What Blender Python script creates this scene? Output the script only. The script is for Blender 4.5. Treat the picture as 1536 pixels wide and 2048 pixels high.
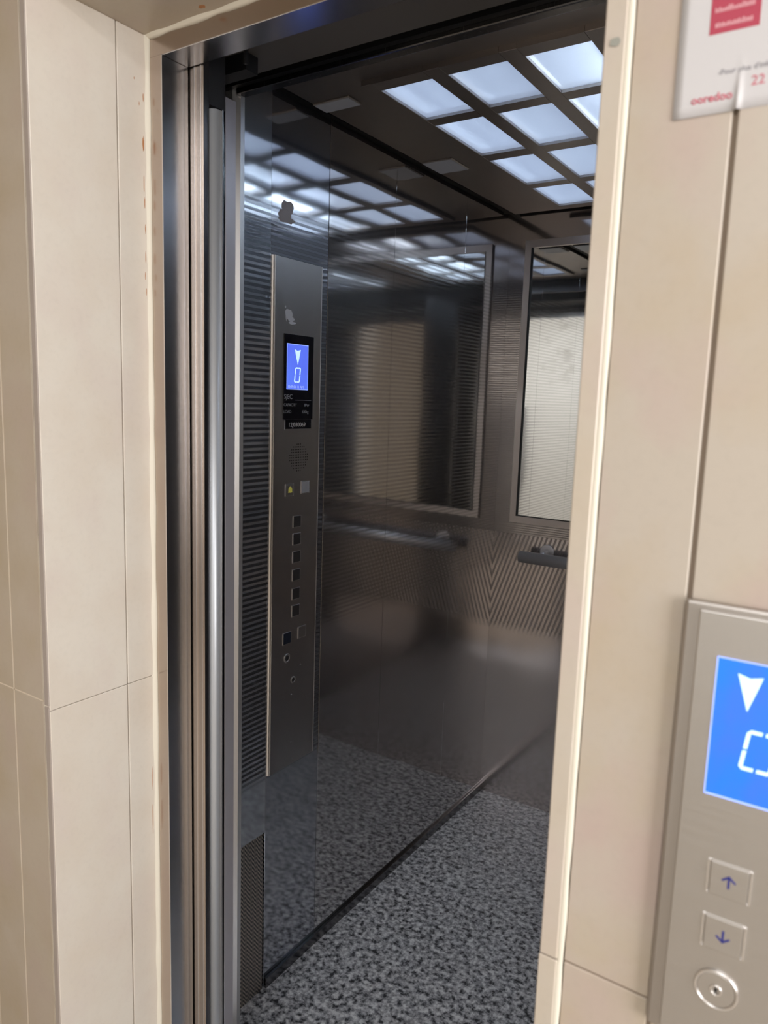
import bpy, bmesh, math, random
from mathutils import Matrix, Vector, noise
random.seed(7)
S = bpy.context.scene
for o in list(bpy.data.objects):
    bpy.data.objects.remove(o)
COL = S.collection

# ------------------------------------------------------------ camera
cam_d = bpy.data.cameras.new('camera')
cam = bpy.data.objects.new('camera', cam_d)
COL.objects.link(cam)
R = ((0.83167242, -0.10944864, 0.54437302),
     (0.55428384, 0.10533798, -0.82563511),
     (0.03302149, 0.98839512, 0.14827230))
cam.matrix_world = Matrix(((*R[0], 0.0), (*R[1], 0.0), (*R[2], 1.6), (0, 0, 0, 1)))
cam_d.sensor_fit = 'VERTICAL'
cam_d.sensor_height = 36.0
cam_d.sensor_width = 27.0
cam_d.lens = 1495.55 / 2048 * 36.0
cam_d.clip_start = 0.02
cam_d.dof.use_dof = True
cam_d.dof.focus_distance = 1.7
cam_d.dof.aperture_fstop = 6.5
S.camera = cam

# ------------------------------------------------------------ view, world, lights
S.view_settings.view_transform = 'Standard'
S.view_settings.look = 'None'
S.view_settings.gamma = 1.0
S.view_settings.use_curve_mapping = False
S.view_settings.exposure = 0.0
world = bpy.data.worlds.new('world')
S.world = world
world.use_nodes = True
bg = world.node_tree.nodes['Background']
bg.inputs[0].default_value = (0.62, 0.76, 1.0, 1)
bg.inputs[1].default_value = 1.2

def area(name, loc, rot, sx, sy, power, col, spread=180):
    l = bpy.data.lights.new(name, 'AREA')
    l.shape = 'RECTANGLE'; l.size = sx; l.size_y = sy
    l.energy = power; l.color = col; l.spread = math.radians(spread)
    o = bpy.data.objects.new(name, l)
    o.location = loc; o.rotation_euler = rot
    COL.objects.link(o)
    return o
# daylight through the landing window on the right, and an added, unseen ceiling lamp to brighten the landing
area('daylight_window', (1.98, -0.30, 1.75), (0, math.radians(90), 0), 1.5, 1.15, 66, (1.0, 0.965, 0.93))
area('landing_fill', (0.3, -1.35, 2.68), (0, 0, 0), 1.1, 0.3, 34, (0.97, 0.98, 1.0))

# ------------------------------------------------------------ materials
def lin(c):
    return tuple(((v / 255) / 12.92 if v / 255 <= 0.04045 else ((v / 255 + 0.055) / 1.055) ** 2.4) for v in c)

def newmat(name):
    m = bpy.data.materials.new(name); m.use_nodes = True
    nt = m.node_tree
    return m, nt, nt.nodes['Principled BSDF'], nt.nodes, nt.links

def simple(name, rgb, rough=0.5, metal=0.0, emis=None, es=0.0, nscale=0, namt=0.0, spec=0.5):
    m, nt, b, N, L = newmat(name)
    b.inputs['Base Color'].default_value = (*rgb, 1)
    b.inputs['Roughness'].default_value = rough
    b.inputs['Metallic'].default_value = metal
    b.inputs['Specular IOR Level'].default_value = spec
    if emis:
        b.inputs['Emission Color'].default_value = (*emis, 1)
        b.inputs['Emission Strength'].default_value = es
    if nscale:
        tc = N.new('ShaderNodeTexCoord'); n = N.new('ShaderNodeTexNoise')
        n.inputs['Scale'].default_value = nscale
        L.new(tc.outputs['Object'], n.inputs['Vector'])
        mr = N.new('ShaderNodeMapRange')
        mr.inputs['To Min'].default_value = rough - namt
        mr.inputs['To Max'].default_value = rough + namt
        L.new(n.outputs['Fac'], mr.inputs['Value'])
        L.new(mr.outputs['Result'], b.inputs['Roughness'])
    return m

def marble(name, base, warm, rose, rough=0.32):
    m, nt, b, N, L = newmat(name)
    tc = N.new('ShaderNodeTexCoord')
    n1 = N.new('ShaderNodeTexNoise'); n1.inputs['Scale'].default_value = 5.5; n1.inputs['Detail'].default_value = 5; n1.inputs['Roughness'].default_value = 0.55
    n2 = N.new('ShaderNodeTexNoise'); n2.inputs['Scale'].default_value = 11; n2.inputs['Detail'].default_value = 4
    n3 = N.new('ShaderNodeTexNoise'); n3.inputs['Scale'].default_value = 120; n3.inputs['Detail'].default_value = 3
    mp = N.new('ShaderNodeMapping'); mp.inputs['Location'].default_value = (3.1, 1.7, 9.2); mp.inputs['Scale'].default_value = (1, 1, 0.7)
    L.new(tc.outputs['Object'], n1.inputs['Vector']); L.new(tc.outputs['Object'], mp.inputs['Vector'])
    L.new(mp.outputs[0], n2.inputs['Vector']); L.new(tc.outputs['Object'], n3.inputs['Vector'])
    r1 = N.new('ShaderNodeMapRange'); r1.inputs['From Min'].default_value = .42; r1.inputs['From Max'].default_value = .68
    r2 = N.new('ShaderNodeMapRange'); r2.inputs['From Min'].default_value = .5; r2.inputs['From Max'].default_value = .72
    L.new(n1.outputs['Fac'], r1.inputs['Value']); L.new(n2.outputs['Fac'], r2.inputs['Value'])
    m1 = N.new('ShaderNodeMix'); m1.data_type = 'RGBA'
    m1.inputs[6].default_value = (*base, 1); m1.inputs[7].default_value = (*warm, 1)
    L.new(r1.outputs[0], m1.inputs[0])
    m2 = N.new('ShaderNodeMix'); m2.data_type = 'RGBA'; m2.inputs[7].default_value = (*rose, 1)
    L.new(r2.outputs[0], m2.inputs[0]); L.new(m1.outputs[2], m2.inputs[6])
    m3 = N.new('ShaderNodeMix'); m3.data_type = 'RGBA'; m3.blend_type = 'MULTIPLY'
    r3 = N.new('ShaderNodeMapRange'); r3.inputs['From Min'].default_value = .3; r3.inputs['From Max'].default_value = .5
    r3.inputs['To Min'].default_value = .975; r3.inputs['To Max'].default_value = 1
    L.new(n3.outputs['Fac'], r3.inputs['Value'])
    m3.inputs[0].default_value = 1
    L.new(m2.outputs[2], m3.inputs[6]); L.new(r3.outputs[0], m3.inputs[7])
    L.new(m3.outputs[2], b.inputs['Base Color'])
    b.inputs['Roughness'].default_value = rough
    bp = N.new('ShaderNodeBump'); bp.inputs['Strength'].default_value = .06; bp.inputs['Distance'].default_value = .002
    L.new(n1.outputs['Fac'], bp.inputs['Height']); L.new(bp.outputs[0], b.inputs['Normal'])
    return m

def brushed(name, rgb, rough, stretch=(1, 1, 0.01), scale=350, bump=.03, var=.08):
    m, nt, b, N, L = newmat(name)
    b.inputs['Metallic'].default_value = 1
    b.inputs['Base Color'].default_value = (*rgb, 1)
    tc = N.new('ShaderNodeTexCoord'); mp = N.new('ShaderNodeMapping'); mp.inputs['Scale'].default_value = stretch
    n = N.new('ShaderNodeTexNoise'); n.inputs['Scale'].default_value = scale; n.inputs['Detail'].default_value = 2
    L.new(tc.outputs['Object'], mp.inputs[0]); L.new(mp.outputs[0], n.inputs['Vector'])
    mr = N.new('ShaderNodeMapRange'); mr.inputs['To Min'].default_value = max(.02, rough - var); mr.inputs['To Max'].default_value = rough + var
    L.new(n.outputs['Fac'], mr.inputs['Value']); L.new(mr.outputs[0], b.inputs['Roughness'])
    bp = N.new('ShaderNodeBump'); bp.inputs['Strength'].default_value = bump; bp.inputs['Distance'].default_value = .001
    L.new(n.outputs['Fac'], bp.inputs['Height']); L.new(bp.outputs[0], b.inputs['Normal'])
    return m

def linen_steel(name, rgb, dark, period, zlo, zhi, axis='Z', r0=.07, r1=.3, tilt=0.0, wav=.005, soft=(.36, .335, .33), softmix=.24, softdark=.8, topmilk=False):
    """polished sheet rolled with fine etched ribs between zlo and zhi"""
    m, nt, b, N, L = newmat(name)
    b.inputs['Metallic'].default_value = 1
    g = N.new('ShaderNodeNewGeometry')
    sp = N.new('ShaderNodeSeparateXYZ'); L.new(g.outputs['Position'], sp.inputs[0])
    a = N.new('ShaderNodeMath'); a.operation = 'MULTIPLY_ADD'
    L.new(sp.outputs['XYZ'.index('X')], a.inputs[0]); a.inputs[1].default_value = tilt
    L.new(sp.outputs['XYZ'.index(axis)], a.inputs[2])
    s = N.new('ShaderNodeMath'); s.operation = 'MULTIPLY'; s.inputs[1].default_value = 2 * math.pi / period
    L.new(a.outputs[0], s.inputs[0])
    si = N.new('ShaderNodeMath'); si.operation = 'SINE'; L.new(s.outputs[0], si.inputs[0])
    mr = N.new('ShaderNodeMapRange'); mr.inputs['From Min'].default_value = -.5; mr.inputs['From Max'].default_value = .5
    mr.interpolation_type = 'SMOOTHSTEP'
    L.new(si.outputs[0], mr.inputs['Value'])
    # limits
    f0 = N.new('ShaderNodeMapRange'); f0.inputs['From Min'].default_value = zlo; f0.inputs['From Max'].default_value = zlo + .04
    f1 = N.new('ShaderNodeMapRange'); f1.inputs['From Min'].default_value = zhi; f1.inputs['From Max'].default_value = zhi - .06
    L.new(sp.outputs[2], f0.inputs['Value']); L.new(sp.outputs[2], f1.inputs['Value'])
    p1 = N.new('ShaderNodeMath'); p1.operation = 'MULTIPLY'; L.new(f0.outputs[0], p1.inputs[0]); L.new(f1.outputs[0], p1.inputs[1])
    p2 = N.new('ShaderNodeMath'); p2.operation = 'MULTIPLY'; L.new(p1.outputs[0], p2.inputs[0]); L.new(mr.outputs[0], p2.inputs[1])
    mc = N.new('ShaderNodeMix'); mc.data_type = 'RGBA'; mc.inputs[6].default_value = (*rgb, 1); mc.inputs[7].default_value = (*dark, 1)
    L.new(p2.outputs[0], mc.inputs[0]); L.new(mc.outputs[2], b.inputs['Base Color'])
    rr = N.new('ShaderNodeMapRange'); rr.inputs['To Min'].default_value = r0; rr.inputs['To Max'].default_value = r1
    L.new(p2.outputs[0], rr.inputs['Value']); L.new(rr.outputs[0], b.inputs['Roughness'])
    # slow buckling of the sheet
    tc = N.new('ShaderNodeTexCoord'); n = N.new('ShaderNodeTexNoise'); n.inputs['Scale'].default_value = 2.2; n.inputs['Detail'].default_value = 1
    L.new(tc.outputs['Object'], n.inputs['Vector'])
    bp = N.new('ShaderNodeBump'); bp.inputs['Strength'].default_value = 1; bp.inputs['Distance'].default_value = wav
    L.new(n.outputs['Fac'], bp.inputs['Height'])
    L.new(bp.outputs[0], b.inputs['Normal'])
    # milky rolled finish under the polish
    b2 = N.new('ShaderNodeBsdfPrincipled'); b2.inputs['Metallic'].default_value = 1
    b2.inputs['Roughness'].default_value = .6; b2.inputs['Base Color'].default_value = (*soft, 1)
    out = N['Material Output']; mx = N.new('ShaderNodeMixShader')
    fz_ = N.new('ShaderNodeMapRange'); fz_.inputs['To Min'].default_value = .16; fz_.inputs['To Max'].default_value = softmix
    L.new((f0 if topmilk else p1).outputs[0], fz_.inputs['Value']); L.new(fz_.outputs[0], mx.inputs[0])
    ms = N.new('ShaderNodeMix'); ms.data_type = 'RGBA'; ms.inputs[6].default_value = (*soft, 1); ms.inputs[7].default_value = tuple(v * softdark for v in soft) + (1,)
    L.new(p2.outputs[0], ms.inputs[0]); L.new(ms.outputs[2], b2.inputs['Base Color'])
    L.new(b.outputs[0], mx.inputs[1]); L.new(b2.outputs[0], mx.inputs[2]); L.new(mx.outputs[0], out.inputs['Surface'])
    return m

def granite(name):
    m, nt, b, N, L = newmat(name)
    tc = N.new('ShaderNodeTexCoord')
    n1 = N.new('ShaderNodeTexNoise'); n1.inputs['Scale'].default_value = 62; n1.inputs['Detail'].default_value = 4; n1.inputs['Roughness'].default_value = .65
    v = N.new('ShaderNodeTexVoronoi'); v.inputs['Scale'].default_value = 110
    n2 = N.new('ShaderNodeTexNoise'); n2.inputs['Scale'].default_value = 55; n2.inputs['Detail'].default_value = 6; n2.inputs['Roughness'].default_value = .8
    for x in (n1, v, n2): L.new(tc.outputs['Object'], x.inputs['Vector'])
    cr = N.new('ShaderNodeValToRGB'); e = cr.color_ramp.elements
    e[0].position = .37; e[0].color = (.03, .032, .036, 1)
    e[1].position = .62; e[1].color = (.85, .86, .86, 1)
    q = e.new(.43); q.color = (.22, .225, .24, 1)
    q = e.new(.5); q.color = (.46, .46, .48, 1)
    L.new(n1.outputs['Fac'], cr.inputs[0])
    cr2 = N.new('ShaderNodeValToRGB'); e = cr2.color_ramp.elements
    e[0].position = 0; e[0].color = (.5, .5, .53, 1); e[1].position = .8; e[1].color = (1.3, 1.3, 1.28, 1)
    L.new(v.outputs['Color'], cr2.inputs[0])
    mx = N.new('ShaderNodeMix'); mx.data_type = 'RGBA'; mx.blend_type = 'MULTIPLY'; mx.inputs[0].default_value = .4
    L.new(cr.outputs[0], mx.inputs[6]); L.new(cr2.outputs[0], mx.inputs[7])
    L.new(mx.outputs[2], b.inputs['Base Color'])
    b.inputs['Roughness'].default_value = .38
    return m

def plaster(name, c1, c2, c3, streak=True):
    m, nt, b, N, L = newmat(name)
    tc = N.new('ShaderNodeTexCoord'); mp = N.new('ShaderNodeMapping'); mp.inputs['Scale'].default_value = (14, 14, 5)
    n = N.new('ShaderNodeTexNoise'); n.inputs['Scale'].default_value = 1.4; n.inputs['Detail'].default_value = 8; n.inputs['Roughness'].default_value = .7
    L.new(tc.outputs['Object'], mp.inputs[0]); L.new(mp.outputs[0], n.inputs['Vector'])
    cr = N.new('ShaderNodeValToRGB'); e = cr.color_ramp.elements
    e[0].position = .30; e[0].color = (*c3, 1); e[1].position = .34; e[1].color = (*c1, 1); q = e.new(.7); q.color = (*c2, 1)
    L.new(n.outputs['Fac'], cr.inputs[0]); L.new(cr.outputs[0], b.inputs['Base Color'])
    b.inputs['Roughness'].default_value = .7
    return m

M = {}
M['marble'] = marble('cream_marble', (.515, .455, .385), (.49, .40, .29), (.51, .41, .36))
M['marble_lit'] = marble('lit_marble', (.73, .67, .59), (.69, .61, .52), (.70, .62, .55), .3)  # paler copy of the marble, the reveal's stronger light put into its colour
M['marble_shaded'] = marble('shaded_marble', (.485, .415, .335), (.44, .36, .26), (.47, .385, .32), .35)  # darker copy of the marble, shade of left face and soffit painted in
M['marble_strip'] = marble('cream_marble_edge', (.57, .51, .435), (.55, .47, .37), (.57, .48, .42), .35)
M['edge'] = marble('marble_edge', (.40, .345, .31), (.37, .31, .27), (.38, .32, .29), .5)
M['caulk'] = simple('ivory_caulk', (.78, .73, .62), .6, nscale=60, namt=.1)
M['dirt'] = simple('joint_dirt', (.16, .12, .09), .9)
M['grey_door'] = simple('grey_door_paint', (.13, .135, .14), .45)
M['satin_post'] = simple('satin_grey_post', (.88, .87, .87), .4, .8)
M['satin_edge'] = simple('satin_grey_edge', (.74, .71, .76), .42, .35)
M['edge_white'] = simple('pale_polished_edge', (.92, .90, .88), .3, .9)
M['grout'] = simple('tan_grout', (.27, .21, .16), .9)
M['grout_pale'] = simple('pale_grout', (.70, .60, .48), .8)
M['rust'] = simple('orange_stain', (.45, .20, .08), .8)
M['smudge'] = simple('grey_smudge', (.33, .33, .29), .8)
M['steel'] = brushed('brushed_steel', (.68, .69, .72), .22, bump=0.0, var=.03)
M['steel_dark'] = brushed('dark_brushed_steel', (.20, .195, .20), .24)
M['steel_pale'] = brushed('pale_brushed_steel', (.86, .84, .84), .45)
M['steel_reflect_tint'] = brushed('reflect_tint_steel', (.55, .48, .43), .22)  # beige reflection of the landing put into the steel's colour
M['bright'] = simple('bright_steel_edge', (.85, .83, .82), .25, 1)
M['alu'] = simple('satin_aluminium', (.60, .63, .68), .42, .55)
M['cop'] = brushed('panel_steel', (.56, .535, .525), .33, (1, 1, .02), 250)
M['lop'] = brushed('landing_panel_steel', (.60, .575, .55), .42, (.02, 1, 1), 300)
M['lop_edge'] = brushed('landing_panel_rim', (.50, .465, .435), .45, (1, 1, .02), 250)
M['linen'] = linen_steel('ribbed_mirror_steel', (.74, .76, .80), (.16, .17, .20), .0138, .60, 2.06, soft=(.62, .66, .72), softmix=.42, softdark=.3, topmilk=True)
M['linen_mid'] = linen_steel('ribbed_mirror_steel_mid', (.58, .59, .63), (.2, .2, .23), .0138, .60, 2.06, soft=(.5, .52, .57), softmix=.3, softdark=.4)
M['linen_fine'] = linen_steel('fine_ribbed_mirror_steel', (.66, .645, .645), (.54, .53, .53), .0125, .95, 2.08, r0=.05, r1=.11, wav=.003)
M['linen_rear'] = linen_steel('rear_ribbed_steel', (.50, .46, .445), (.36, .33, .32), .0085, .95, 2.05, r0=.10, r1=.25, wav=.006)
M['linen_moire'] = linen_steel('rear_lower_moire_steel', (.66, .60, .58), (.36, .33, .32), .054, .70, 1.16, axis='Z', tilt=-3.0, r0=.14, r1=.3, wav=.01)  # slanted stripes paint in the moire of reflected ribs
M['ceil_steel'] = simple('ceiling_steel', (.42, .385, .365), .42, 1, nscale=30, namt=.05)
M['trans'] = simple('grey_header_paint', (.13, .122, .12), .5)
M['black'] = simple('black_paint', (.012, .012, .013), .5)
M['gloss_black'] = simple('gloss_black', (.008, .008, .012), .12)
M['rubber'] = simple('black_rubber', (.02, .02, .02), .7)
M['granite'] = granite('grey_granite')
M['mirror'] = simple('mirror_glass', (.86, .88, .87), .015, 1)
M['frame'] = brushed('mirror_frame_steel', (.62, .56, .53), .42)
M['rail'] = simple('handrail_steel', (.72, .69, .69), .42, .7)
M['paper'] = simple('white_paper', (.62, .605, .615), .6)
M['red'] = simple('red_print', (.45, .055, .095), .6)
M['redtext'] = simple('faded_red_print', (.62, .16, .21), .6)
M['pinktext'] = simple('pale_pink_print', (.70, .34, .38), .6)
M['greytext'] = simple('grey_print', (.28, .27, .30), .6)
M['bluemark'] = simple('navy_mark', (.03, .035, .22), .5)
M['white'] = simple('white_paint', (.8, .8, .8), .6)
M['pale'] = simple('pale_print', (.42, .44, .47), .5)
M['residue'] = simple('grey_glue_residue', (.62, .575, .58), .8)
M['residue_pale'] = simple('pale_glue_residue', (.8, .8, .83), .8)
M['button_grey'] = simple('pale_grey_plastic', (.42, .42, .45), .4)
M['button_dark'] = simple('dark_button', (.10, .095, .10), .35, .6)
M['button_blue'] = simple('blue_black_button', (.03, .04, .07), .35, .3)
M['yellow'] = simple('yellow_mark', (.6, .55, .12), .5, emis=(.8, .75, .15), es=.12)
M['led'] = simple('red_led', (.5, .02, .03), .4, emis=(1, .02, .06), es=1.0)
M['plaster'] = plaster('flaking_white_plaster', (.84, .84, .80), (.78, .78, .75), (.16, .15, .12))
M['landing_ceiling'] = simple('landing_ceiling_paint', (.60, .57, .53), .8)
M['wood'] = simple('brown_panel', (.16, .105, .08), .5)
M['tile'] = simple('landing_floor_stone', (.42, .37, .31), .4)
M['white_metal'] = simple('white_lamp_metal', (.75, .77, .8), .4)

def display(name, c0, c1, strength, axis_len, edge):
    m, nt, b, N, L = newmat(name)
    b.inputs['Base Color'].default_value = (.02, .03, .08, 1); b.inputs['Roughness'].default_value = .15
    tc = N.new('ShaderNodeTexCoord'); sp = N.new('ShaderNodeSeparateXYZ')
    L.new(tc.outputs['Generated'], sp.inputs[0])
    n = N.new('ShaderNodeTexNoise'); n.inputs['Scale'].default_value = 1.6; L.new(tc.outputs['Generated'], n.inputs['Vector'])
    cr = N.new('ShaderNodeMix'); cr.data_type = 'RGBA'; cr.inputs[6].default_value = (*c0, 1); cr.inputs[7].default_value = (*c1, 1)
    mr = N.new('ShaderNodeMapRange'); mr.inputs['From Min'].default_value = .35; mr.inputs['From Max'].default_value = .65
    L.new(n.outputs['Fac'], mr.inputs['Value']); L.new(mr.outputs[0], cr.inputs[0])
    L.new(cr.outputs[2], b.inputs['Emission Color']); b.inputs['Emission Strength'].default_value = strength
    return m
M['screen_out'] = display('landing_screen_blue', (.0, .245, 1.0), (.045, .20, .95), 1.0, 1, 1)
M['screen_in'] = display('car_screen_blue', (.11, .18, .95), (.12, .22, 1.0), .95, 1, 1)
M['screen_edge'] = simple('screen_edge_glow', (.3, .4, .9), .3, emis=(.30, .42, 1.0), es=.95)
M['screen_mark'] = simple('lit_screen_mark', (.5, .7, .9), .3, emis=(.56, .80, 1.0), es=1.0)
M['screen_mark_soft'] = simple('dim_screen_mark', (.3, .4, .9), .3, emis=(.33, .42, 1.0), es=.95)

def pane_mat():
    m, nt, b, N, L = newmat('frosted_lamp_pane')
    out = N['Material Output']
    N.remove(b)
    em = N.new('ShaderNodeEmission'); em.inputs[0].default_value = (.62, .74, 1.0, 1)
    # added pane glow, weaker toward the lit tube to even the grid
    g = N.new('ShaderNodeNewGeometry'); sp = N.new('ShaderNodeSeparateXYZ'); L.new(g.outputs['Position'], sp.inputs[0])
    mr = N.new('ShaderNodeMapRange'); mr.inputs['From Min'].default_value = -1.0; mr.inputs['From Max'].default_value = -.48
    mr.inputs['To Min'].default_value = .22; mr.inputs['To Max'].default_value = .12
    L.new(sp.outputs[0], mr.inputs['Value']); L.new(mr.outputs[0], em.inputs[1])
    gl = N.new('ShaderNodeBsdfGlass'); gl.inputs['Color'].default_value = (.82, .86, .9, 1); gl.inputs['Roughness'].default_value = .32; gl.inputs['IOR'].default_value = 1.05
    tr = N.new('ShaderNodeBsdfTranslucent'); tr.inputs[0].default_value = (.9, .93, 1, 1)
    m1 = N.new('ShaderNodeMixShader'); m1.inputs[0].default_value = .2
    L.new(gl.outputs[0], m1.inputs[1]); L.new(tr.outputs[0], m1.inputs[2])
    ad = N.new('ShaderNodeAddShader'); L.new(m1.outputs[0], ad.inputs[0]); L.new(em.outputs[0], ad.inputs[1])
    L.new(ad.outputs[0], out.inputs['Surface'])
    return m
M['pane'] = pane_mat()
M['tube'] = simple('lit_tube', (.9, .9, .9), .4, emis=(.84, .93, 1.0), es=23.0)
M['tube_off'] = simple('unlit_tube', (.8, .82, .84), .4)
M['dull_pane'] = simple('dim_glow_pane', (.30, .30, .31), .4, emis=(.5, .5, .55), es=.06)  # faint glow put into an unlit pane

# ------------------------------------------------------------ mesh helpers
def BM(): return bmesh.new()

def box(bm, x0, x1, y0, y1, z0, z1, bev=0.0, seg=2):
    vs = [bm.verts.new((x, y, z)) for x in (x0, x1) for y in (y0, y1) for z in (z0, z1)]
    F = [(0, 1, 3, 2), (4, 6, 7, 5), (0, 4, 5, 1), (2, 3, 7, 6), (0, 2, 6, 4), (1, 5, 7, 3)]
    fs = [bm.faces.new([vs[i] for i in f]) for f in F]
    if bev > 0:
        es = list({e for f in fs for e in f.edges})
        bmesh.ops.bevel(bm, geom=es, offset=bev, segments=seg, profile=.5, affect='EDGES')
    return bm

def prism(bm, pts, o, u, v, w, d):
    """polygon pts in the plane (o,u,v), extruded d along w"""
    o, u, v, w = map(Vector, (o, u, v, w))
    a = [bm.verts.new(o + u * p[0] + v * p[1]) for p in pts]
    b = [bm.verts.new(o + u * p[0] + v * p[1] + w * d) for p in pts]
    bm.faces.new(a); bm.faces.new(b[::-1])
    n = len(pts)
    for i in range(n):
        bm.faces.new((a[i], b[i], b[(i + 1) % n], a[(i + 1) % n]))
    return bm

def tube(bm, p0, p1, r, seg=24, caps=True, sx=1.0):
    p0, p1 = Vector(p0), Vector(p1)
    d = (p1 - p0).normalized()
    t = Vector((0, 0, 1)) if abs(d.z) < .9 else Vector((0, 1, 0))
    u = d.cross(t).normalized(); v = d.cross(u)
    A, B = [], []
    for i in range(seg):
        a = 2 * math.pi * i / seg
        off = u * math.cos(a) * r * sx + v * math.sin(a) * r
        A.append(bm.verts.new(p0 + off)); B.append(bm.verts.new(p1 + off))
    for i in range(seg):
        j = (i + 1) % seg
        f = bm.faces.new((A[i], A[j], B[j], B[i])); f.smooth = True
    if caps:
        bm.faces.new(A[::-1]); bm.faces.new(B)
    return bm

def ring(bm, c, n, u, r0, r1, h, seg=48):
    """flat washer with bevelled section around axis n"""
    c, n, u = Vector(c), Vector(n).normalized(), Vector(u).normalized(); v = n.cross(u)
    prof = [(r0, 0), (r0, h * .7), (r0 + (r1 - r0) * .25, h), (r0 + (r1 - r0) * .75, h), (r1, h * .6), (r1, 0)]
    rows = []
    for i in range(seg):
        a = 2 * math.pi * i / seg; d = u * math.cos(a) + v * math.sin(a)
        rows.append([bm.verts.new(c + d * r + n * z) for r, z in prof])
    for i in range(seg):
        j = (i + 1) % seg
        for k in range(len(prof)):
            l = (k + 1) % len(prof)
            f = bm.faces.new((rows[i][k], rows[j][k], rows[j][l], rows[i][l])); f.smooth = True
    return bm

def disc(bm, c, n, u, r, h, seg=40, bev=.2):
    c, n, u = Vector(c), Vector(n).normalized(), Vector(u).normalized(); v = n.cross(u)
    prof = [(r, 0), (r, h * (1 - bev)), (r * (1 - bev * .4), h)]
    rows = [[bm.verts.new(c + (u * math.cos(2 * math.pi * i / seg) + v * math.sin(2 * math.pi * i / seg)) * rr + n * z) for rr, z in prof] for i in range(seg)]
    for i in range(seg):
        j = (i + 1) % seg
        for k in range(2):
            bm.faces.new((rows[i][k], rows[j][k], rows[j][k + 1], rows[i][k + 1])).smooth = True
    bm.faces.new([rw[2] for rw in rows]); bm.faces.new([rw[0] for rw in rows][::-1])
    return bm

def root_loc(p):
    while p.parent: p = p.parent
    return p.location.copy()

def obj(name, bm, mat, parent=None, loc=None):
    """link a mesh given in world coordinates; a top-level one gets its origin at the base centre"""
    bmesh.ops.recalc_face_normals(bm, faces=bm.faces)
    me = bpy.data.meshes.new(name)
    if parent is not None:
        off = root_loc(parent)
    else:
        xs = [v.co for v in bm.verts]
        lo = [min(c[i] for c in xs) for i in range(3)]; hi = [max(c[i] for c in xs) for i in range(3)]
        off = Vector(((lo[0] + hi[0]) / 2, (lo[1] + hi[1]) / 2, lo[2])) if loc is None else Vector(loc)
    for v in bm.verts: v.co -= off
    bm.to_mesh(me); bm.free()
    o = bpy.data.objects.new(name, me); COL.objects.link(o)
    me.materials.append(M[mat] if isinstance(mat, str) else mat)
    if parent is not None: o.parent = parent
    else: o.location = off
    return o

def tag(o, label, cat, group=None):
    o['label'] = label; o['category'] = cat
    if group: o['group'] = group
    return o

def thing(name, loc, label, cat, group=None):
    o = bpy.data.objects.new(name, None); o.empty_display_size = .05
    o.location = loc; COL.objects.link(o)
    return tag(o, label, cat, group)

def struct(name, bm, mat, parent=None):
    o = obj(name, bm, mat, parent)
    if parent is None: o['kind'] = 'structure'
    return o

def text(name, s, size, o, u, v, w, mat, parent, depth=.0003, xs=1.0, shear=0.0, bold=0.0):
    """flat raised lettering: baseline-left at o, reading along u, up along v, thickness along w"""
    cu = bpy.data.curves.new('lettering', 'FONT'); cu.body = s; cu.size = size; cu.extrude = .0; cu.shear = shear; cu.offset = bold
    cu.resolution_u = 3
    to = bpy.data.objects.new('lettering', cu); COL.objects.link(to)
    bpy.context.view_layer.update()
    me = bpy.data.meshes.new_from_object(to)
    bm = BM(); bm.from_mesh(me)
    bpy.data.objects.remove(to); bpy.data.meshes.remove(me); bpy.data.curves.remove(cu)
    r = bmesh.ops.extrude_face_region(bm, geom=list(bm.faces))
    for e in r['geom']:
        if isinstance(e, bmesh.types.BMVert): e.co.z += depth
    o, u, v, w = map(Vector, (o, u, v, w))
    for ve in bm.verts:
        c = ve.co.copy(); ve.co = o + u * (c.x * xs) + v * c.y + w * c.z
    return obj(name, bm, mat, parent)

def frame_ring(bm, c, u, v, w, ax, bx, az, bz, h):
    """one rectangular ring, outer half sizes ax, az and inner bx, bz, standing h off the face"""
    c, u, v, w = map(Vector, (c, u, v, w)); q = []
    for (a, b_) in ((-1, -1), (1, -1), (1, 1), (-1, 1)):
        q.append([bm.verts.new(c + u * (a * x) + v * (b_ * z) + w * k) for (x, z, k) in ((ax, az, 0), (ax, az, h), (bx, bz, h), (bx, bz, 0))])
    for i in range(4):
        for k in range(4):
            bm.faces.new((q[i][k], q[i][(k + 1) % 4], q[(i + 1) % 4][(k + 1) % 4], q[(i + 1) % 4][k]))
    return bm

X, Y, Z = Vector((1, 0, 0)), Vector((0, 1, 0)), Vector((0, 0, 1))

# ============================================================ LANDING STRUCTURE
FY = .65            # front face of the landing cladding
XL = -1.047         # left reveal of the doorway
XR = -.227          # right reveal
ZS = 2.161          # marble soffit over the doorway
TOP = 2.75

# left front cladding: slabs with fine joints
bm = BM()
for (a, b_) in ((-2.30, -1.70), (-1.698, -1.240), (-1.2385, -1.1485), (-1.147, -1.0655)):
    for (z0, z1) in ((.0, 1.1075), (1.109, 2.30), (2.302, TOP)):
        box(bm, a, b_, FY, FY + .02, z0, z1, .0012, 1)
struct('wall_front', bm, 'marble_shaded')
# right front cladding, its joints and the strip beside the doorway
bm = BM()
for (a, b_, dy) in ((-.2025, -.1225, 0), (-.1185, .62, -.0008), (.622, 1.95, 0)):
    for (z0, z1) in ((0, 1.0665), (1.0685, TOP)):
        box(bm, a, b_, FY + dy, FY + .02, z0, z1, .0012, 1)
struct('wall_front', bm, 'marble')
# cladding over the doorway
bm = BM()
for (a, b_) in ((-1.064, -.640), (-.638, -.21)):
    box(bm, a, b_, FY, FY + .02, ZS + .001, TOP, .001, 1)
struct('wall_front', bm, 'marble_shaded')
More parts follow.
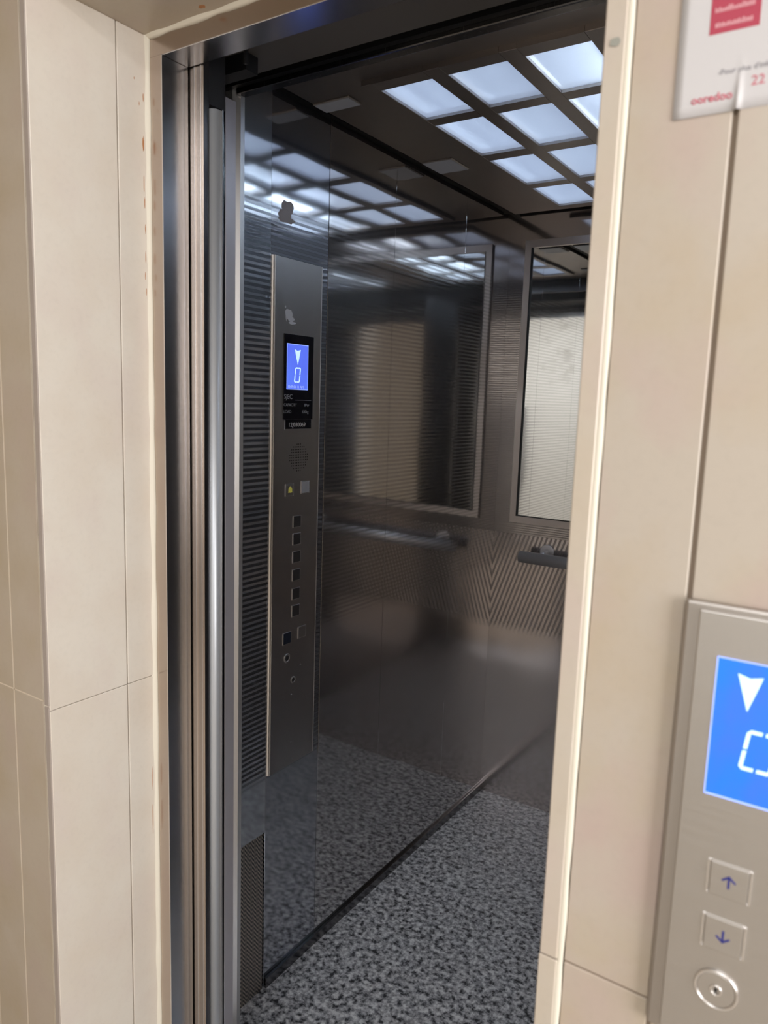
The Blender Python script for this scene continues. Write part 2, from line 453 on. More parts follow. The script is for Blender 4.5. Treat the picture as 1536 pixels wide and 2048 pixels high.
# rough masonry behind the cladding (dark in the open joints)
bm = BM()
box(bm, -2.3, -1.068, FY + .019, FY + .20, 0, TOP)
box(bm, -.206, 1.95, FY + .0195, FY + .20, 0, TOP)
box(bm, -1.068, -.206, FY + .019, FY + .20, ZS + .022, TOP)
struct('wall_core', bm, 'dirt')

bm = BM(); box(bm, -.1228, -.1182, FY + .0025, FY + .019, 0, TOP); box(bm, -.2028, 1.95, FY + .002, FY + .019, 1.066, 1.069)
struct('trim_19', bm, 'grout')
bm = BM()
for x in (-1.2392, -1.1480): box(bm, x - .001, x + .001, FY + .0008, FY + .018, 0, TOP)
box(bm, -2.3, -1.066, FY + .0008, FY + .018, 1.107, 1.1092)
struct('trim_20', bm, 'grout_pale')
# left reveal: two marble leaves and the joint at y = .797
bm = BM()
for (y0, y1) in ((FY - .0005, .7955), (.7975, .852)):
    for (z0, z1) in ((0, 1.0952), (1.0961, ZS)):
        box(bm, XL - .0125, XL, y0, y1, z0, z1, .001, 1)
struct('trim_1', bm, 'marble_lit')
# the cut edge of the reveal slab seen from the landing, and the caulk either side
bm = BM(); box(bm, -1.0595, XL - .0008, FY - .002, FY + .01, 0, 1.102, .0008, 1); box(bm, -1.0595, XL - .0008, FY - .002, FY + .01, 1.104, TOP, .0008, 1)
struct('trim_2', bm, 'edge')

def bead(x, y, z0, z1, r, amp, seed, n=150, flat=.6, horiz=None):
    """hand-run caulk bead: half round of varying width"""
    bm = BM(); rows = []
    for i in range(n + 1):
        z = z0 + (z1 - z0) * i / n
        k = noise.noise(Vector((seed, z * 22, 0))); k2 = noise.noise(Vector((seed + 9, z * 9, 3)))
        rr = r * (1 + amp * k); dx = r * amp * .35 * k2
        row = []
        for j in range(7):
            a = math.pi * j / 6
            row.append(bm.verts.new((x + dx + math.cos(a) * rr, y - math.sin(a) * rr * flat, z)))
        rows.append(row)
    for i in range(n):
        for j in range(6):
            bm.faces.new((rows[i][j], rows[i][j + 1], rows[i + 1][j + 1], rows[i + 1][j])).smooth = True
    return bm
struct('trim_3', bead(-1.0625, FY + .002, 0, TOP, .0032, .35, 2.0), 'caulk')
# right doorway edge: cut edge of the reveal slab with a break, and the heavy ivory bead
bm = BM()
box(bm, XR, -.2085, FY - .003, FY + .02, 0, 1.066, .001, 1)
box(bm, XR + .0008, -.2085, FY - .0025, FY + .02, 1.0675, TOP, .001, 1)
struct('trim_4', bm, 'marble_strip')
bm = bead(-.2065, FY + .0005, 1.064, TOP, .0036, .22, 5.0)
b2 = bead(-.2070, FY + .0005, 0, 1.066, .0040, .25, 8.0)
me = bpy.data.meshes.new('t'); b2.to_mesh(me); bm.from_mesh(me); b2.free()
struct('trim_5', bm, 'caulk')
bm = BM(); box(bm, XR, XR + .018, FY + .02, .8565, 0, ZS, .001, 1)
struct('trim_6', bm, 'marble_lit')
# marble soffit
bm = BM()
box(bm, XL - .012, -.62, FY, .852, ZS, ZS + .02, .001, 1); box(bm, -.618, XR + .012, FY, .852, ZS, ZS + .02, .001, 1)
struct('trim_7', bm, 'marble_shaded')
# caulk in the corner between reveal and steel frame
bm = BM(); rows = []
n = 260
for i in range(n + 1):
    z = ZS * i / n; k = noise.noise(Vector((1.3, z * 14, 0))); w = .0055 + .0022 * k
    rows.append([bm.verts.new(c) for c in ((XL - .001, .8555 - w * 1.25, z), (XL + w * .45, .8555 - w * .5, z), (XL + w, .8562, z), (XL - .001, .858, z))])
for i in range(n):
    for j in range(3): bm.faces.new((rows[i][j], rows[i][j + 1], rows[i + 1][j + 1], rows[i + 1][j])).smooth = True
n = 120; rows = []
for i in range(n + 1):
    x = XL + (XR - XL) * i / n; k = noise.noise(Vector((4.3, x * 24, 0))); w = .0058 + .003 * k
    rows.append([bm.verts.new(c) for c in ((x, .8565 - w * 1.3, ZS + .001), (x, .8555 - w * .5, ZS - w * .5), (x, .8562, ZS - w), (x, .858, ZS + .001))])
for i in range(n):
    for j in range(3): bm.faces.new((rows[i][j], rows[i][j + 1], rows[i + 1][j + 1], rows[i + 1][j])).smooth = True
struct('trim_8', bm, 'caulk')
# rust-orange stains down the reveal beside the caulk, and other marks in the stone
def blot(bm, cy, cz, ry, rz, seed, mode='reveal', n=14):
    pts = []
    for i in range(n):
        a = 2 * math.pi * i / n; k = 1 + .45 * noise.noise(Vector((seed, math.cos(a) * 2, math.sin(a) * 2)))
        pts.append((math.cos(a) * ry * k, math.sin(a) * rz * k))
    if mode == 'reveal': prism(bm, pts, (XL, cy, cz), Y, Z, X, .0003)
    elif mode == 'soffit': prism(bm, pts, (cy, cz, ZS), X, Y, -Z, .0003)
    else: prism(bm, pts, (cy, FY - .003, cz), X, Z, -Y, .0003)
bm = BM()
for (y, z, a, c, s) in ((.846, 2.066, .0007, .006, 1), (.8450, 1.996, .0017, .011, 2), (.8455, 1.935, .0006, .012, 3), (.8465, 1.905, .0007, .009, 4), (.847, 1.865, .0006, .007, 5),
                        (.847, 1.82, .0006, .009, 6), (.8455, 1.79, .0005, .006, 7), (.8475, 1.765, .0005, .006, 8), (.829, 2.09, .0005, .002, 9), (.838, 2.055, .0005, .003, 10),
                        (.846, .82, .0006, .03, 11), (.8465, .90, .0005, .02, 12)):
    blot(bm, y, z, a, c, s)
for (x, y, a, c, s) in ((-.9, .835, .006, .004, 1), (-.84, .80, .005, .004, 2)):
    blot(bm, x, y, a, c, s, 'soffit')
struct('trim_9', bm, 'rust')
bm = BM(); blot(bm, -.2165, 1.894, .0042, .0032, 3, 'front')
struct('trim_10', bm, 'smudge')

# room round the camera
bm = BM(); box(bm, -2.3, 2.0, -2.4, .857, -.06, 0)
struct('floor', bm, 'tile')
bm = BM(); box(bm, -2.3, 2.0, -2.4, .67, TOP, TOP + .1)
struct('ceiling', bm, 'landing_ceiling')
bm = BM(); box(bm, -2.42, -2.3, -2.4, .67, 0, TOP)
struct('wall_left', bm, 'marble_shaded')
bm = BM()   # right wall round the window
box(bm, 2.0, 2.12, -2.4, -.90, 0, TOP); box(bm, 2.0, 2.12, .30, .67, 0, TOP)
box(bm, 2.0, 2.12, -.90, .30, 0, .95); box(bm, 2.0, 2.12, -.90, .30, 2.55, TOP)
struct('wall_right', bm, 'marble')
bm = BM()
for (y0, y1, z0, z1) in ((-.90, -.85, .95, 2.55), (.25, .30, .95, 2.55), (-.85, .25, .95, 1.0), (-.85, .25, 2.5, 2.55), (-.32, -.28, 1.0, 2.5)):
    box(bm, 2.02, 2.07, y0, y1, z0, z1)
struct('window_1', bm, 'white_metal')
bm = BM(); box(bm, -2.3, .775, -2.52, -2.4, 0, TOP); box(bm, .780, 2.0, -2.52, -2.4, 0, TOP)
struct('wall_back', bm, 'plaster')
bm = BM(); box(bm, .775, .780, -2.52, -2.402, 0, TOP); struct('trim_21', bm, 'dirt')
# flaked patches high on the rear landing wall, seen in the car mirror
bm = BM(); rf = random.Random(11)
for k in range(34):
    x = .30 + abs(rf.gauss(0, .13)); z = rf.uniform(1.85, 2.55)
    w, h = rf.uniform(.004, .012), rf.uniform(.01, .045)
    pts = []
    for i in range(9):
        a = 2 * math.pi * i / 9; q = 1 + .6 * noise.noise(Vector((k * 1.7, math.cos(a) * 3, math.sin(a) * 3)))
        pts.append((math.cos(a) * w * q, math.sin(a) * h * q))
    prism(bm, pts, (x, -2.4, z), X, Z, Y, .002)
struct('trim_22', bm, 'dirt')
# grey metal cupboard door by the stairs
bm = BM(); box(bm, .82, 1.62, -2.40, -2.36, 0, 1.58, .004, 2); d1 = struct('door_1', bm, 'grey_door')
bm = BM(); box(bm, .87, 1.57, -2.362, -2.352, .08, 1.50, .004, 2); obj('door_leaf', bm, 'grey_door', d1)
bm = BM(); tube(bm, (.92, -2.352, .8), (.92, -2.30, .8), .01); tube(bm, (.92, -2.305, .8), (1.03, -2.305, .8), .01); obj('door_handle', bm, 'steel_pale', d1)
# unseen ceiling lamp, added as a body for the fill light
t = thing('ceiling_lamp', (.3, -1.35, 2.69), 'long white ceiling lamp added out of view behind the camera to brighten the landing', 'ceiling lamp')
bm = BM(); box(bm, -.28, .88, -1.52, -1.18, 2.69, TOP, .008, 2); obj('fill_lamp_body', bm, 'white_metal', t)

# ============================================================ DOOR FRAME AND LANDING DOORS
Y1, XJ, Y2 = .8565, -1.0135, .910
XRJ = -.262
ZH = 2.127
t = thing('door_frame', ((XL + XR) / 2, .88, 0), 'brushed steel frame lining the lift doorway inside the cream marble reveal', 'door frame')
bm = BM(); box(bm, XL, XJ - .0012, Y1, Y1 + .004, 0, ZH + .001)
obj('frame_lip', bm, 'steel_reflect_tint', t)
bm = BM(); box(bm, XJ - .004, XJ, Y1 + .0005, Y2, 0, ZH, .0005, 1)
obj('left_jamb', bm, 'steel', t)
bm = BM(); box(bm, XJ - .0012, XJ + .0006, Y1 - .001, Y1 + .0006, 0, ZH)
obj('bright_edge', bm, 'bright', t)
bm = BM(); box(bm, XL, XR, Y1, Y1 + .004, ZH + .0012, ZS)
obj('head_lip', bm, 'steel_reflect_tint', t)
bm = BM(); box(bm, XJ, XRJ, Y1 + .0005, Y2, ZH, ZH + .004, .0005, 1)
obj('head_soffit', bm, 'steel', t)
bm = BM(); box(bm, XRJ, XRJ + .004, Y1, Y2, 0, ZH, .0005, 1); box(bm, XRJ + .004, XR, Y1, Y1 + .004, 0, ZH + .03)
obj('right_jamb', bm, 'steel', t)

t = thing('landing_door', (-1.09, .93, 0), 'retracted telescopic steel landing door with bright vertical folds at left of doorway', 'lift door')
XA = -.9815
bm = BM(); box(bm, -1.30, XA, Y2 + .0025, .9255, .012, ZH + .04, .001, 1)
p = obj('door_panel', bm, 'steel_reflect_tint', t)
bm = BM(); box(bm, XA - .0005, XA + .0006, Y2 + .004, .9250, .012, ZH + .04); obj('shaded_return', bm, 'steel_dark', p)  # dark sheet paints the shade on the panel's return face
bm = BM()
for px_ in (-.9995, -.9850):
    box(bm, px_ - .0007, px_ + .0007, Y2 + .0008, Y2 + .0027, .012, ZH + .0)
obj('fold_line', bm, 'bright', p)
# second panel with rounded satin nose
bm = BM()
prof = [(-1.30, .9262)]
for i in range(13):
    a = math.pi / 2 * i / 12
    prof.append((XA + .0108 * math.sin(a), .9262 + .0108 * (1 - math.cos(a))))
prof += [(XA + .0108, .944), (-1.30, .944)]
prism(bm, [(q[0], q[1]) for q in prof], (0, 0, .012), X, Y, Z, 2.052)
for f in bm.faces: f.smooth = len(f.verts) == 4
p2 = obj('door_panel', bm, 'alu', t); p2['label'] = 'satin panel with rounded nose'
bm = BM(); box(bm, -.9725, -.9694, .9445, .9465, .012, 2.066)
obj('nose_strip', bm, 'bright', p2)
# header gear above
bm = BM()
box(bm, -1.3, -.15, Y2 + .001, 1.11, 2.195, 2.21)
struct('trim_11', bm, 'trans')
bm = BM()
box(bm, -1.3, -.15, 1.112, 1.20, 2.32, 2.34); box(bm, -1.3, -.15, 1.105, 1.112, 2.205, 2.34)
box(bm, -1.3, -1.01, .948, .99, 2.085, 2.19); box(bm, -1.3, -1.0, 1.03, 1.06, 2.165, 2.194); box(bm, -.928, -.922, .95, .955, 2.13, 2.194)
struct('trim_12', bm, 'black')
bm = BM(); box(bm, -1.35, -1.304, Y2, 1.14, -.02, 2.34)
struct('trim_13', bm, 'black')
bm = BM(); box(bm, -1.3, -.10, Y1 + .005, 1.20, -.05, -.002)
struct('trim_14', bm, 'alu')

# car door with light curtain
t = thing('sliding_car_door', (-1.25, 1.175, 0), 'black edged car door with a tiny red light, slid back behind the landing door', 'lift door')
bm = BM(); box(bm, -1.30, -1.190, 1.168, 1.198, .0, 2.20, .001, 1); obj('door_panel', bm, 'satin_edge', t)
bm = BM(); box(bm, -1.30, -1.1895, 1.158, 1.1675, .0, 2.19, .001, 1); c = obj('light_curtain', bm, 'gloss_black', t)
bm = BM(); disc(bm, (-1.1915, 1.158, 2.052), (0, -1, 0), (1, 0, 0), .0020, .0015); obj('red_indicator', bm, 'led', c)

# ============================================================ LIFT CAR
CX0, CX1, CY0, CY1, CZ = -1.245, -.145, 1.245, 2.69, 2.294
bm = BM(); box(bm, CX0 - .04, CX1 + .04, 1.205, CY1 + .05, -.03, 0)
struct('floor', bm, 'granite')
# lift shaft enclosing the car
bm = BM()
box(bm, -1.5, -1.4, .86, 3.0, -.3, 2.75); box(bm, 0, .1, .86, 3.0, -.3, 2.75); box(bm, -1.5, .1, 2.9, 3.0, -.3, 2.75)
box(bm, -1.5, .1, .86, 3.0, 2.65, 2.75); box(bm, -1.5, .1, .86, 3.0, -.3, -.2)
struct('wall_shaft', bm, 'black')
# left wall sheets
t_ = [(1.245, 1.3685, 'linen'), (1.3695, 1.5880, 'linen'), (1.589, 1.9, 'linen_fine'), (1.901, 2.3340, 'linen_fine'), (2.3350, CY1, 'linen_fine')]
bm = BM(); box(bm, CX0 - .02, CX0, 1.245, 1.3685, .46, CZ + .02, .0006, 1); w1 = struct('wall_left', bm, 'linen')
bm = BM(); box(bm, CX0 - .02, CX0 - .0015, 1.3695, 1.5875, .0, CZ + .02, .0006, 1); struct('wall_left', bm, 'linen_mid')
bm = BM()
for (a, b_) in ((1.5885, 1.9), (1.9006, 2.3345), (2.3352, CY1)):
    box(bm, CX0 - .02, CX0 - .001, a, b_, 0, CZ + .02, .0005, 1)
struct('wall_left', bm, 'linen_fine')
# lower patch of woven-pattern sheet
mw, nt, b, N, L = newmat('woven_steel')
b.inputs['Metallic'].default_value = 1
tc = N.new('ShaderNodeNewGeometry'); mp = N.new('ShaderNodeMapping'); mp.inputs['Scale'].default_value = (1, 700, 520)
L.new(tc.outputs['Position'], mp.inputs[0]); sp = N.new('ShaderNodeSeparateXYZ'); L.new(mp.outputs[0], sp.inputs[0])
s1 = N.new('ShaderNodeMath'); s1.operation = 'SINE'; L.new(sp.outputs[1], s1.inputs[0])
s2 = N.new('ShaderNodeMath'); s2.operation = 'SINE'; L.new(sp.outputs[2], s2.inputs[0])
pr = N.new('ShaderNodeMath'); pr.operation = 'MULTIPLY'; L.new(s1.outputs[0], pr.inputs[0]); L.new(s2.outputs[0], pr.inputs[1])
mr = N.new('ShaderNodeMapRange'); mr.inputs['From Min'].default_value = -.4; mr.inputs['From Max'].default_value = .6; L.new(pr.outputs[0], mr.inputs['Value'])
mc = N.new('ShaderNodeMix'); mc.data_type = 'RGBA'; mc.inputs[6].default_value = (.15, .145, .14, 1); mc.inputs[7].default_value = (.75, .66, .56, 1)
L.new(mr.outputs[0], mc.inputs[0]); L.new(mc.outputs[2], b.inputs['Base Color']); b.inputs['Roughness'].default_value = .42
bm = BM(); box(bm, CX0 - .02, CX0, 1.245, 1.3625, 0, .4595, .0006, 1); struct('wall_left', bm, mw)
# skirting along the left wall
bm = BM(); box(bm, CX0, CX0 + .008, 1.37, CY1, 0, .03, .001, 1)
struct('baseboard_left', bm, 'steel_dark')
# rear, right and front walls
bm = BM(); box(bm, CX0 - .03, CX1 + .03, CY1, CY1 + .02, 1.10, CZ + .02); struct('wall_back', bm, 'linen_rear')
bm = BM(); box(bm, CX0 - .03, CX1 + .03, CY1, CY1 + .02, 0, 1.0995); struct('wall_back', bm, 'linen_moire')
bm = BM(); box(bm, CX1, CX1 + .02, CY0, CY1, 0, CZ + .02); struct('wall_right', bm, 'linen_fine')
bm = BM(); box(bm, -.262, CX1, 1.2196, CY0, 0, CZ + .02); struct('wall_front', bm, 'steel_dark')
bm = BM(); prism(bm, [(-1.243, 1.2196), (-1.2225, 1.2196), (-1.2115, 1.2330), (-1.2115, CY0), (-1.243, CY0)], (0, 0, 0), X, Y, Z, CZ); struct('trim_15', bm, 'satin_post')
bm = BM(); box(bm, -1.2115, -.262, 1.2196, CY0, 2.226, CZ, .003, 2); struct('trim_16', bm, 'steel_dark')
bm = BM(); box(bm, -1.3, -.1, 1.205, 1.2190, 2.236, 2.36); struct('trim_17', bm, 'black')
# car ceiling, its dark shadow gap and perimeter
bm = BM()
LX0, LX1, LY0, LY1 = -1.045, -.345, 1.435, 2.625
for (x0, x1, y0, y1) in ((-1.222, LX0, CY0, 2.668), (LX1, -.168, CY0, 2.668), (LX0, LX1, CY0, LY0), (LX0, LX1, LY1, 2.668)):
    box(bm, x0, x1, y0, y1, CZ, CZ + .015)
struct('ceiling', bm, 'ceil_steel')
bm = BM(); box(bm, CX0 - .02, CX1 + .02, CY0, CY1 + .02, CZ + .10, CZ + .12)
for (x0, x1, y0, y1) in ((CX0, -1.224, CY0, CY1), (-.166, CX1, CY0, CY1), (-1.224, -.166, 2.67, CY1)):
    box(bm, x0, x1, y0, y1, CZ + .012, CZ + .03)
struct('trim_18', bm, 'black')

# ceiling light: grid of frosted panes, box and tubes
t = thing('ceiling_light', (-.695, 2.03, CZ), 'large lift ceiling light of frosted pale blue panes in a dark steel grid', 'ceiling light')
cols = [(-1.019, -.887), (-.848, -.713), (-.674, -.540), (-.501, -.368)]
rws = [(1.475, 1.677), (1.719, 1.979), (2.030, 2.296), (2.342, 2.580)]
bm = BM()
xs = [LX0] + [v for c in cols for v in c] + [LX1]
ys = [LY0] + [v for c in rws for v in c] + [LY1]
for i in range(0, len(xs), 2): box(bm, xs[i], xs[i + 1], LY0, LY1, CZ - .012, CZ + .006, .001, 1)
for i in range(0, len(ys), 2):
    for (a, b_) in cols: box(bm, a, b_, ys[i], ys[i + 1], CZ - .012, CZ + .006)
obj('grid_frame', bm, 'ceil_steel', t)
for (a, b_) in cols:
    for (c, d) in rws:
        bm = BM(); box(bm, a - .003, b_ + .003, c - .003, d + .003, CZ - .0055, CZ - .0035); obj('diffuser_pane', bm, 'pane', t)
bm = BM()
box(bm, LX0, LX0 + .005, LY0, LY1, CZ + .006, CZ + .095); box(bm, LX1 - .005, LX1, LY0, LY1, CZ + .006, CZ + .095)
box(bm, LX0, LX1, LY0, LY0 + .005, CZ + .006, CZ + .095); box(bm, LX0, LX1, LY1 - .005, LY1, CZ + .006, CZ + .095)
box(bm, LX0, LX1, LY0, LY1, CZ + .09, CZ + .095)
obj('housing', bm, 'white_metal', t)
bm = BM(); tube(bm, (-.47, 1.50, CZ + .06), (-.47, 2.56, CZ + .06), .013, 16); obj('light_tube', bm, 'tube', t)
bm = BM(); tube(bm, (-.92, 1.50, CZ + .06), (-.92, 2.56, CZ + .06), .013, 16); o = obj('light_tube', bm, 'tube_off', t); o['label'] = 'unlit tube'

for (x0, x1, y0, y1, lab) in ((-1.222, -1.115, 1.484, 1.538, 'small dull square ceiling lamp near the lift door header'), (-1.218, -1.118, 1.986, 2.098, 'small dull square ceiling lamp deeper in the car, over the left wall')):
    t = thing('ceiling_lamp', ((x0 + x1) / 2, (y0 + y1) / 2, CZ - .004), lab, 'ceiling lamp')
    bm = BM(); box(bm, x0, x1, y0, y1, CZ - .004, CZ + .001, .0015, 1); obj('lamp_plate', bm, 'ceil_steel', t)
    bm = BM(); box(bm, x0 + .003, x1 - .003, y0 + .003, y1 - .003, CZ - .0055, CZ - .0035, .0005, 1); obj('lens', bm, 'dull_pane', t)

# ------------------------------------------------------------ rear mirror
MX0, MX1, MZ0, MZ1 = -1.152, -.238, 1.172, 2.172
t = thing('wall_mirror', ((MX0 + MX1) / 2, CY1, MZ0), 'tall mirror in a thin steel frame on the rear wall of the lift', 'mirror')
bm = BM(); box(bm, MX0, MX1, CY1 - .006, CY1 - .002, MZ0, MZ1); obj('mirror_glass', bm, 'mirror', t)
bm = BM(); fw = .026
def mitre(bm, pts, y0, y1):
    prism(bm, pts, (0, y0, 0), X, Z, Y, y1 - y0)
a0, a1, c0, c1 = MX0 - fw, MX1 + fw, MZ0 - fw, MZ1 + fw
for pts in (((a0, c0), (MX0, MZ0), (MX0, MZ1), (a0, c1)), ((a1, c0), (a1, c1), (MX1, MZ1), (MX1, MZ0)), ((a0, c0), (a1, c0), (MX1, MZ0), (MX0, MZ0)), ((a0, c1), (MX0, MZ1), (MX1, MZ1), (a1, c1))):
    mitre(bm, pts, CY1 - .013, CY1 - .001)
obj('mirror_frame', bm, 'frame', t)
bm = BM(); box(bm, MX0 - .001, MX0 + .0022, CY1 - .0145, CY1 - .006, MZ0, MZ1); box(bm, MX0, MX1, CY1 - .012, CY1 - .006, MZ0 - .001, MZ0 + .003)
obj('rubber_seal', bm, 'rubber', t)

# ------------------------------------------------------------ handrails
def rail(p0, p1, n, label):
    p0, p1, n = Vector(p0), Vector(p1), Vector(n)
    t = thing('handrail', (p0 + p1) / 2, label, 'handrail')
    d = (p1 - p0).normalized()
    bm = BM(); tube(bm, p0, p1, .0225, 32)
    obj('rail_bar', bm, 'rail', t)
    for s in (.085, (p1 - p0).length - .085):
        q = p0 + d * s
        bm = BM(); tube(bm, q + Z * .012, q + n * -.052 + Z * .02, .011, 16); disc(bm, q - n * .060 + Z * .02, n, Z, .028, .006)
        bm2 = obj('bracket', bm, 'rail', t)
    return t
rail((-1.105, CY1 - .062, 1.026), (-.285, CY1 - .062, 1.026), (0, -1, 0), 'round steel handrail on the rear wall below the mirror')

# ------------------------------------------------------------ car operating panel on left wall
PX = CX0 + .0055      # face of plate
t = thing('car_operating_panel', (CX0, 1.465, .616), 'tall narrow steel button panel with small blue display on the lift side wall', 'control panel')
PY0, PY1, PZ0, PZ1 = 1.3745, 1.5565, .616, 1.930
bm = BM(); box(bm, CX0 - .001, PX, PY0 + .0004, PY1, PZ0, PZ1, .0006, 1); obj('face_plate', bm, 'cop', t)
bm = BM(); prism(bm, [(CX0 - .001, PY0 - .0022), (CX0, PY0 - .0022), (PX + .0004, PY0 + .0034), (PX + .0004, PY0 + .0046), (CX0 - .001, PY0 + .0046)], (0, 0, PZ0), X, Y, Z, PZ1 - PZ0); obj('bright_side_edge', bm, 'edge_white', t)
bm = BM(); box(bm, CX0, PX + .0005, PY1 - .001, PY1 + .0004, PZ0, PZ1); obj('thin_edge_line', bm, 'steel_pale', t)
# display
bm = BM(); box(bm, PX - .001, PX + .0015, 1.411, 1.526, 1.5435, 1.752, .0006, 1); dsp = obj('display_window', bm, 'gloss_black', t)
bm = BM(); box(bm, PX + .001, PX + .0020, 1.422, 1.5035, 1.618, 1.7295); scr = obj('screen', bm, 'screen_in', dsp)
bm = BM()
for (y0, y1, z0, z1) in ((1.422, 1.4235, 1.618, 1.7295), (1.502, 1.5035, 1.618, 1.7295), (1.422, 1.5035, 1.7275, 1.7295), (1.422, 1.5035, 1.618, 1.6195)):
    box(bm, PX + .0018, PX + .0022, y0, y1, z0, z1)
obj('screen_border', bm, 'screen_edge', dsp)
bm = BM(); prism(bm, [(-.0115, .018), (0, .0145), (.0115, .018), (.001, -.0195)], (PX + .002, 1.4625, 1.6985), Y, Z, X, .0003); obj('down_arrow', bm, 'screen_mark', dsp)

def seven_zero(bm, o, u, v, w, W, H, th, sl, d, gap=.06):
    """italic seven-segment nought: two uprights a side, split top and bottom bars"""
    def P(x, y): return (x + sl * y, y)
    c = th * .9
    segs = []
    for s in (-1, 1):
        xo, xi = s * W / 2, s * (W / 2 - th)
        segs.append([P(xo, gap * H / 2), P(xo, H / 2 - c), P(xi, H / 2 - c), P(xi, gap * H / 2)])
        segs.append([P(xo, -gap * H / 2), P(xi, -gap * H / 2), P(xi, -H / 2 + c), P(xo, -H / 2 + c)])
        for k in (-1, 1):
            segs.append([P(xo, k * (H / 2 - c)), P(s * (W / 2 - c), k * H / 2), P(s * gap * W, k * H / 2), P(s * gap * W, k * (H / 2 - th)), P(s * (W / 2 - c * 1.15), k * (H / 2 - th)), P(xi, k * (H / 2 - c))])
    for q in segs: prism(bm, q, o, u, v, w, d)
bm = BM(); seven_zero(bm, (PX + .002, 1.4625, 1.654), Y, Z, X, .022, .038, .0035, .12, .0003, .03); obj('floor_digit', bm, 'screen_mark', dsp)
text('clock_line', '10:09:06 11 AM', .0095, (PX + .002, 1.4255, 1.6215), Y, Z, X, 'screen_mark_soft', dsp)
text('maker_name', 'SJEC', .0165, (PX + .0016, 1.4135, 1.5945), Y, Z, X, 'pale', dsp)
bm = BM(); box(bm, PX + .0014, PX + .0018, 1.455, 1.518, 1.5915, 1.5922); obj('rule_line', bm, 'pale', dsp)
text('capacity_text', 'CAPACITY', .0105, (PX + .0016, 1.4125, 1.5765), Y, Z, X, 'pale', dsp)
text('capacity_figure', '8Per', .0105, (PX + .0016, 1.491, 1.5765), Y, Z, X, 'pale', dsp)
text('load_text', 'LOAD', .0105, (PX + .0016, 1.4125, 1.5595), Y, Z, X, 'pale', dsp)
text('load_figure', '630kg', .0105, (PX + .0016, 1.483, 1.5595), Y, Z, X, 'pale', dsp)
bm = BM(); box(bm, PX - .0005, PX + .0012, 1.417, 1.521, 1.520, 1.5433, .0004, 1); st = obj('serial_label', bm, 'gloss_black', t)
text('serial_number', '12J030069', .0155, (PX + .0012, 1.431, 1.5255), Y, Z, X, 'white', st, xs=1.02)
bm = BM(); box(bm, PX + .001, PX + .0016, 1.417, 1.4192, 1.519, 1.5425); obj('pale_edge', bm, 'white', st)
# speaker holes
bm = BM()
for i in range(-5, 6):
    for j in range(-5, 6):
        if i * i + j * j <= 27: disc(bm, (PX - .0002, 1.4745 + i * .0068, 1.447 + j * .0068), X, Y, .0017, .0004, 8)
obj('speaker_grille', bm, 'black', t)

def cop_button(y, z, s, mat, frame=True, name='floor_button'):
    bm = BM(); box(bm, PX - .0005, PX + .0022, y - s / 2 + .0012, y + s / 2 - .0012, z - s / 2 + .0012, z + s / 2 - .0012, .001, 2)
    o = obj(name, bm, mat, t)
    if frame:
        bm = BM()
        frame_ring(bm, (PX, y, z), Y, Z, X, s / 2 + .0006, s / 2 - .0008, s / 2 + .0002, s / 2 - .0003, .0016)
        obj('button_rim', bm, 'steel_pale', o)
    return o
for z in (1.2815, 1.2355, 1.188, 1.140, 1.0895, 1.0435): cop_button(1.4715, z, .030, 'button_dark')
o = cop_button(1.440, 1.366, .031, 'cop', name='alarm_button')
bm = BM(); tube(bm, (PX + .0022, 1.441, 1.366), (PX + .0028, 1.441, 1.366), .0072, 20); box(bm, PX + .0022, PX + .0028, 1.433, 1.449, 1.3595, 1.3615); tube(bm, (PX + .0022, 1.441, 1.3735), (PX + .0028, 1.441, 1.3735), .002, 12)
obj('bell_symbol', bm, 'yellow', o)
cop_button(1.502, 1.3685, .032, 'button_grey', name='intercom_button')
cop_button(1.4385, .9755, .031, 'button_blue', name='door_open_button')
cop_button(1.4985, .9790, .031, 'cop', name='door_close_button')
for (y, z, r) in ((1.4395, .921, .0125), (1.4655, .854, .0095)):
    bm = BM(); ring(bm, (PX, y, z), X, Y, r * .62, r, .0025, 32); o = obj('key_switch', bm, 'cop', t)
    bm = BM(); disc(bm, (PX - .0002, y, z), X, Y, r * .6, .0018, 24); box(bm, PX + .0015, PX + .0021, y - .0008, y + .0008, z - r * .35, z + r * .35); obj('keyhole', bm, 'button_dark', o)
for (y, z) in ((1.495, .888), (1.4595, .815), (1.4605, .68), (1.4655, .63)):
    bm = BM(); disc(bm, (PX - .0002, y, z), X, Y, .0022, .0012, 12); obj('screw', bm, 'steel', t)

# glue residue on wall sheet and panel
def patch(name, cells, x, mat, label, grp=None):
    bm = BM()
    for k, (y, z, ry, rz) in enumerate(cells):
        pts = []
        for i in range(12):
            a = 2 * math.pi * i / 12; q = 1 + .5 * noise.noise(Vector((k * 3.1, math.cos(a) * 3, math.sin(a) * 3)))
            pts.append((math.cos(a) * ry * q, math.sin(a) * rz * q))
        prism(bm, pts, (x + .0001, y, z), Y, Z, X, .0004 + .00015 * k)
    o = obj(name, bm, mat); tag(o, label, 'residue', grp)
patch('glue_residue', [(1.426, 2.042, .020, .018), (1.414, 2.026, .020, .013), (1.434, 2.050, .015, .013), (1.424, 2.018, .030, .007)], CX0 - .0015, 'residue', 'grey torn sticker residue on the lift side wall above the button panel')
patch('glue_residue', [(1.4295, 1.798, .014, .012), (1.437, 1.789, .013, .006), (1.419, 1.795, .002, .012), (1.416, 1.815, .002, .003), (1.441, 1.779, .012, .004)], PX, 'residue_pale', 'pale smear of glue residue on the button panel above its display')

